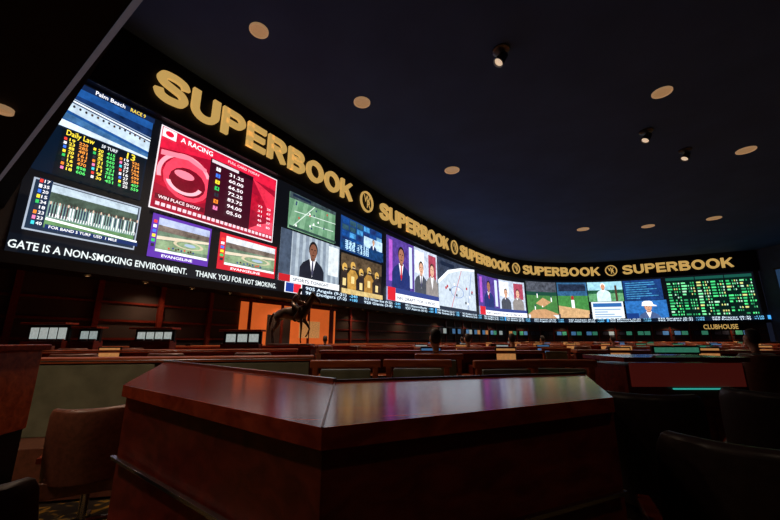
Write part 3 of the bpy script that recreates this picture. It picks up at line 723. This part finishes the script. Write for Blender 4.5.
def patron(x, y, rz):
    global npat
    e_ = empty('seated_patron', (x, y, 0)); e_.rotation_euler = (0, 0, rz); k = ['cloth_navy', 'cloth_grey', 'cloth_red'][npat % 3]; npat += 1
    skinned('clothed_body', p_body, (0, 0, 0), (1, 1, 1), e_, k, 'b'+k); skinned('head_and_hands', p_skin, (0, 0, 0), (1, 1, 1), e_, 'skin', 's'); skinned('hair', p_hair, (0, 0, 0), (1, 1, 1), e_, 'hair', 'h')
    b = B()
    for s in (-1, 1): b.box((s*.03, .058, 1.315), (.022, .012, .01), 'hair'); b.box((s*.03, .056, 1.34), (.03, .012, .006), 'hair')
    b.box((0, .052, 1.235), (.04, .012, .008), 'cloth_red'); b.obj('face_features', parent=e_)
# ---------------------------------------------------------------- carrel rows
def row(p, q, kind='plain', step=1.1, chairs=True, ck='b', htop=1.12, people=0):
    p, q = Vector(p), Vector(q); L = (q-p).length; a_ = math.atan2(q.y-p.y, q.x-p.x)
    b = B()
    b.box((L/2, 0, htop/2-.02), (L, .1, htop-.04), 'wood_dark'); b.box((L/2, 0, htop-.02), (L+.04, .3, .05), 'wood_row'); b.box((L/2, -.152, htop-.022), (L+.02, .008, .012), 'steel')
    n = max(1, int(L/step))
    if kind != 'panel':
        b.box((L/2, -.36, .74), (L, .6, .04), 'wood_row'); b.box((L/2, -.665, .74), (L, .01, .05), 'steel_dark')
        for i in range(n+1):
            x = L*i/n; b.box((x, -.3, .45), (.05, .56, .9), 'wood_dark')
        for i in range(n):
            x = L*(i+.5)/n
            if (kind == 'mon' and random.random() < .65) or (kind == 'mix' and random.random() < .22):
                k = random.choice(['mon', 'mon_blue', 'mon_warm', 'mon_green', 'mon_warm'])
                b.box((x, -.12, 1.06), (.36, .04, .24), 'black'); b.box((x, -.142, 1.06), (.32, .006, .2), k); b.box((x, -.12, .85), (.08, .06, .2), 'black'); b.box((x, -.14, .765), (.24, .16, .012), 'black')
            if random.random() < .5: b.box((x+.25, -.4, .764), (.21, .29, .006), 'paper', rz=rnd(-.4, .4))
            if random.random() < .45:
                xx = x+rnd(-.3, .3); b.box((xx, 0, htop+.04), (.14, .1, .07), random.choice(['black', 'leather_brown', 'mon_warm', 'paper']))
    else:
        for i in range(n): b.box((L*(i+.5)/n, -.09, .74), (L/n-.06, .1, .64), 'leather_green')
        b.box((L/2, -.06, .36), (L, .06, .08), 'wood_dark'); b.box((L/2, -.3, .22), (L, .5, .4), 'leather_brown')
    o = b.obj('carrel_desk_row' if kind != 'panel' else 'banquette_partition', bevel=.006); o.location = (p.x, p.y, 0); o.rotation_euler = (0, 0, a_)
    if chairs:
        sit = set(random.sample(range(n), min(people, n)))
        for i in range(n):
            if i in sit or random.random() < .85:
                c = Vector((L*(i+.5)/n+rnd(-.1, .1), -.98+rnd(-.08, .05), 0)); c.rotate(Matrix.Rotation(a_, 3, 'Z')); r_ = a_+rnd(-.35, .35)*(.3 if i in sit else 1)
                chair(p.x+c.x, p.y+c.y, r_, ck)
                if i in sit: patron(p.x+c.x, p.y+c.y, r_)
row((-5.4, 3.2), (-.9, 4.15), 'panel', 1.5, chairs=False)
row((-8.2, 5.8), (-1.9, 7.3), 'mix')
row((-9.0, 9.8), (-4.0, 11.6), 'mix')
row((-1.2, 6.3), (2.6, 6.2), 'mix', ck='w', people=1)
row((3.4, 6.6), (7.6, 6.0), 'mon', people=1)
row((-.8, 10.2), (4.8, 10.0), 'mon', ck='w', people=2)
row((6.2, 9.6), (12.2, 8.2), 'mon', people=2)
row((-3.0, 14.4), (3.6, 15.0), 'mix', people=1); row((5.2, 14.2), (13.5, 12.6), 'mon', ck='b', people=2)
row((1.5, 20), (11, 19.6), 'mon', 1.4, people=1); row((13, 19), (24, 16.5), 'mon', 1.4, people=1)
row((8, 27), (26, 25.5), 'mon', 2); row((12, 34), (32, 32), 'mon', 2, chairs=False)
for x_, y_, r_ in ((-.45, 3.75, .1), (.3, 3.85, -.1), (1.05, 3.75, .15), (1.7, 3.85, -.15)): chair(x_, y_, r_, 'w')
for x_, y_, r_ in ((3.1, 4.8, -.4), (3.95, 4.6, -.3)): chair(x_, y_, r_, 'b')
chair(-2.12, 2.72, .5, 'b', .78)
chair(-1.56, 1.5, .4, 'd', .74)
chair(1.5, 2.25, -.5, 'd', .93); chair(2.35, 2.2, -.8, 'd', .93)
chair(1.28, 1.42, -.45, 'd', .9); chair(2.05, 1.38, -.7, 'd', .9)
b = B(); c = at_z(683, 356, EYE-.14); 
b.box((c.x, c.y+.3, .56), (1.06, .6, 1.04), 'wood_dark'); b.box((c.x, c.y+.3, 1.13), (1.12, .68, .04), 'wood'); b.box((c.x, c.y-.006, 1.0), (1.0, .02, .2), 'redpanel'); b.box((c.x+.1, c.y-.03, .885), (.52, .02, .012), 'cyan')
for i in range(3): b.box((c.x-.33+i*.33, c.y-.01, .4), (.3, .02, .6), 'wood_dark'); b.box((c.x-.33+i*.33, c.y-.03, .62), (.12, .02, .015), 'steel')
b.box((c.x+.34, c.y+.5, 1.2), (.5, .03, .08), 'black'); b.box((c.x+.34, c.y+.483, 1.2), (.46, .006, .05), 'mon_green')  # small green monitor added in place of a greenish reflection
b.obj('service_cabinet', bevel=.008)
b = B(); b.box((-2.68, 2.2, .98), (.62, .5, .5), 'wood_post', rz=.15); b.box((-2.68, 2.2, 1.25), (.68, .56, .04), 'wood', rz=.15); b.box((-2.68, 2.2, .37), (.6, .48, .74), 'black', rz=.15)
b.box((-2.64, 1.94, .98), (.46, .02, .4), 'wood_post', rz=.15)
b.obj('wood_pedestal_cabinet', bevel=.008)
def rack(px0, px1, y0, y1, dist, n, k='rackpanel'):
    X0, Y0, Z0 = ray(px0, y1); X1, Y1, Z1 = ray(px1, y1)
    t0 = dist; A_ = Vector((X0*t0, Y0*t0)); E_ = Vector((X1*t0, Y1*t0)); z0 = EYE+Z0*t0; z1 = EYE+ray(px0, y0)[2]*t0
    L = (E_-A_).length; b = B(); b.box((L/2, .15, z0/2), (L+.1, .3, z0), 'wood_dark'); b.box((L/2, .2, (z0+z1)/2), (L+.1, .08, z1-z0+.1), 'black')
    for i in range(n): b.box((L*(i+.5)/n, .15, (z0+z1)/2), (L/n*.8, .03, (z1-z0)*.82), k); b.box((L*(i+.5)/n, .12, z0+.03), (L/n*.84, .05, .05), 'wood')
    b.box((L/2, .15, z1+.07), (L+.2, .4, .05), 'wood')
    o = b.obj('program_rack', bevel=.005); o.location = (A_.x, A_.y, 0); o.rotation_euler = (0, 0, math.atan2(E_.y-A_.y, E_.x-A_.x))
rack(22, 60, 326, 341, 9.0, 4); rack(74, 92, 330, 341, 9.2, 2, 'mon'); rack(132, 168, 331, 341, 9.3, 4); rack(222, 257, 333, 344, 9.6, 3)

b = B()
sweep(b, [(-.2, 0), (.45, 0), (.45, 1.05), (-.2, 1.05)], 'wood_dark', s0=8, closed=True)
sweep(b, [(-.25, 1.05), (.55, 1.05), (.55, 1.1), (-.25, 1.1)], 'wood_row', s0=8, closed=True)
b.obj('betting_counter')
b = B(); s = 37.0
while s < STOT-2:
    a_ = math.atan2(W(s+.1, 0)[1]-W(s, 0)[1], W(s+.1, 0)[0]-W(s, 0)[0])
    c = W(s, 2.15, -.8)
    b.box(c, (1.5, .1, .6), 'black', rz=a_)
    for j in (-.35, .35): b.box(W(s+j, 2.15, -.74), (.6, .02, .46), random.choice(['mon', 'mon_blue', 'mon_green', 'mon_blue', 'wall_navy', 'mon_warm', 'wall_navy']), rz=a_)
    b.box(W(s+.9, 1.6, -.93), (.12, .1, 3.2), 'wood_dark', rz=a_)
    s += 1.9
b.obj('teller_display_row')
b = B(); s = 10
while s < STOT-1:
    c = W(s, Z_BOT-.31, -.3); b.lathe(c, [(.12, .005), (.11, -.03), (.07, -.02)], 'steel_dark', 12); b.lathe(c, [(.08, -.01), (.001, -.015)], 'warm', 12); s += 1.6
b.obj('canopy_downlight_row')
s = 12
while s < STOT-1:
    c = W(s, Z_BOT-.36, -.3); lamp('canopy_fill_lamp', 'SPOT', c, 100, (1, .6, .34), 140, .1); s += 6  # spots added below the canopy to warm the seating
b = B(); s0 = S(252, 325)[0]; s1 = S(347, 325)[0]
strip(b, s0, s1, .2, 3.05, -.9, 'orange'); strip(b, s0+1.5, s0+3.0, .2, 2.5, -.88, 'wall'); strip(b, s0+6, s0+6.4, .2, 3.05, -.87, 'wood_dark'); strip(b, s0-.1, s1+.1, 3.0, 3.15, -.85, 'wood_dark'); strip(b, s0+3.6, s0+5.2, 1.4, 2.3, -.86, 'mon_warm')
b.obj('orange_wall_glow')  # wall section, not backlit; its light is in the emission
b = B(); s0 = S(705, 333)[0]; vs, fs, x0, tw = textmesh('CLUBHOUSE', .02, 3); L = S(740, 333)[0]-s0
b.add([W(s0+(v[0]-x0)*L/tw, Z_BOT-.95+v[1]*.75, -.1) for v in vs], fs, 'gold'); strip(b, s0-.5, s0+L+.5, Z_BOT-1.15, Z_BOT-.31, -.13, 'fascia'); b.obj('clubhouse_sign')

# ---------------------------------------------------------------- horse + jockey statue
st = empty('horse_statue', (-2.5, 9.0, 0))
def horse(chain):
    chain(None, [((0, 0, 1.1), (.22, .25)), ((-.3, 0, 1.14), (.2, .24)), ((-.55, 0, 1.13), (.2, .22))]); rump = 2
    chain(0, [((.35, 0, 1.13), (.2, .25)), ((.52, 0, 1.3), (.13, .19)), ((.68, 0, 1.55), (.09, .14)), ((.8, 0, 1.76), (.075, .1)), ((.93, 0, 1.68), (.07, .09)), ((1.07, 0, 1.54), (.048, .055)), ((1.12, 0, 1.48), (.045, .045))])
    sh_ = 3
    chain(rump, [((-.72, 0, 1.16), (.05, .05)), ((-.84, 0, 1.0), (.05, .05)), ((-.88, 0, .7), (.05, .04)), ((-.87, 0, .5), (.015, .015))])
    for s in (-1, 1):
        dx = .0 if s < 0 else -.14
        chain(rump, [((-.56, s*.12, .92), (.12, .15)), ((-.5+dx, s*.13, .74), (.075, .1)), ((-.7+dx, s*.13, .48), (.04, .05)), ((-.66+dx, s*.13, .15), (.026, .028)), ((-.62+dx, s*.13, .03), (.04, .045))])
        if s < 0: chain(sh_, [((.38, s*.12, .88), (.08, .11)), ((.4, s*.12, .68), (.05, .06)), ((.4, s*.12, .45), (.034, .036)), ((.39, s*.12, .14), (.025, .026)), ((.42, s*.12, .03), (.038, .042))])
        else: chain(sh_, [((.42, s*.12, .9), (.08, .11)), ((.56, s*.12, .74), (.05, .06)), ((.68, s*.12, .56), (.034, .036)), ((.58, s*.12, .32), (.025, .026)), ((.52, s*.12, .26), (.035, .035))])
    for s in (-1, 1): chain(6, [((.8, s*.06, 1.88), (.02, .025)), ((.82, s*.065, 1.95), (.006, .008))])
def jockey(chain):
    chain(None, [((-.05, 0, 1.44), (.12, .13)), ((.02, 0, 1.6), (.1, .12)), ((.14, 0, 1.77), (.11, .15)), ((.21, 0, 1.9), (.05, .05)), ((.25, 0, 2.0), (.08, .075)), ((.27, 0, 2.1), (.07, .065))])
    for s in (-1, 1):
        chain(2, [((.16, s*.17, 1.78), (.055, .055)), ((.24, s*.22, 1.58), (.042, .042)), ((.46, s*.1, 1.52), (.033, .033)), ((.52, s*.08, 1.52), (.035, .03))])
        chain(0, [((.12, s*.2, 1.38), (.085, .09)), ((.3, s*.27, 1.2), (.06, .06)), ((.12, s*.28, .9), (.04, .042)), ((.14, s*.28, .84), (.035, .035)), ((.25, s*.28, .82), (.03, .028))])
hs = (.64, .64, .68)
skinned('horse', horse, (0, 0, 1.2), hs, st); skinned('jockey', jockey, (0, 0, 1.2), hs, st)
b = B(); b.box((0, 0, .08), (1.3, .7, .16), 'black'); b.box((0, 0, .62), (1.14, .56, .92), 'wood_dark'); b.box((0, 0, 1.12), (1.26, .66, .08), 'wood'); b.box((0, 0, 1.18), (1.1, .5, .05), 'bronze'); b.box((0, -.29, .7), (.4, .02, .2), 'gold')
b.obj('plinth', bevel=.01, parent=st)
b = B()
for i in range(9):
    t = i/8; x_ = .47+t*.3; z_ = 1.47+t*.38; b.box((x_*hs[0], 0, 1.2+z_*hs[2]), (.09, .03, .1), 'bronze', ry=-.9)
b.obj('mane', bevel=.01, parent=st)

# ---------------------------------------------------------------- world + camera
w = bpy.data.worlds.new('world'); scene.world = w; w.use_nodes = True
w.node_tree.nodes['Background'].inputs[0].default_value = (.02, .025, .05, 1); w.node_tree.nodes['Background'].inputs[1].default_value = .3
cam = bpy.data.cameras.new('camera'); cam.sensor_width = 36; cam.lens = 36*F/780; cam.clip_end = 300; cam.clip_start = .05
co = bpy.data.objects.new('camera', cam); co.location = (0, 0, EYE); co.rotation_euler = (math.radians(90)+PITCH, 0, 0); scene.collection.objects.link(co); scene.camera = co
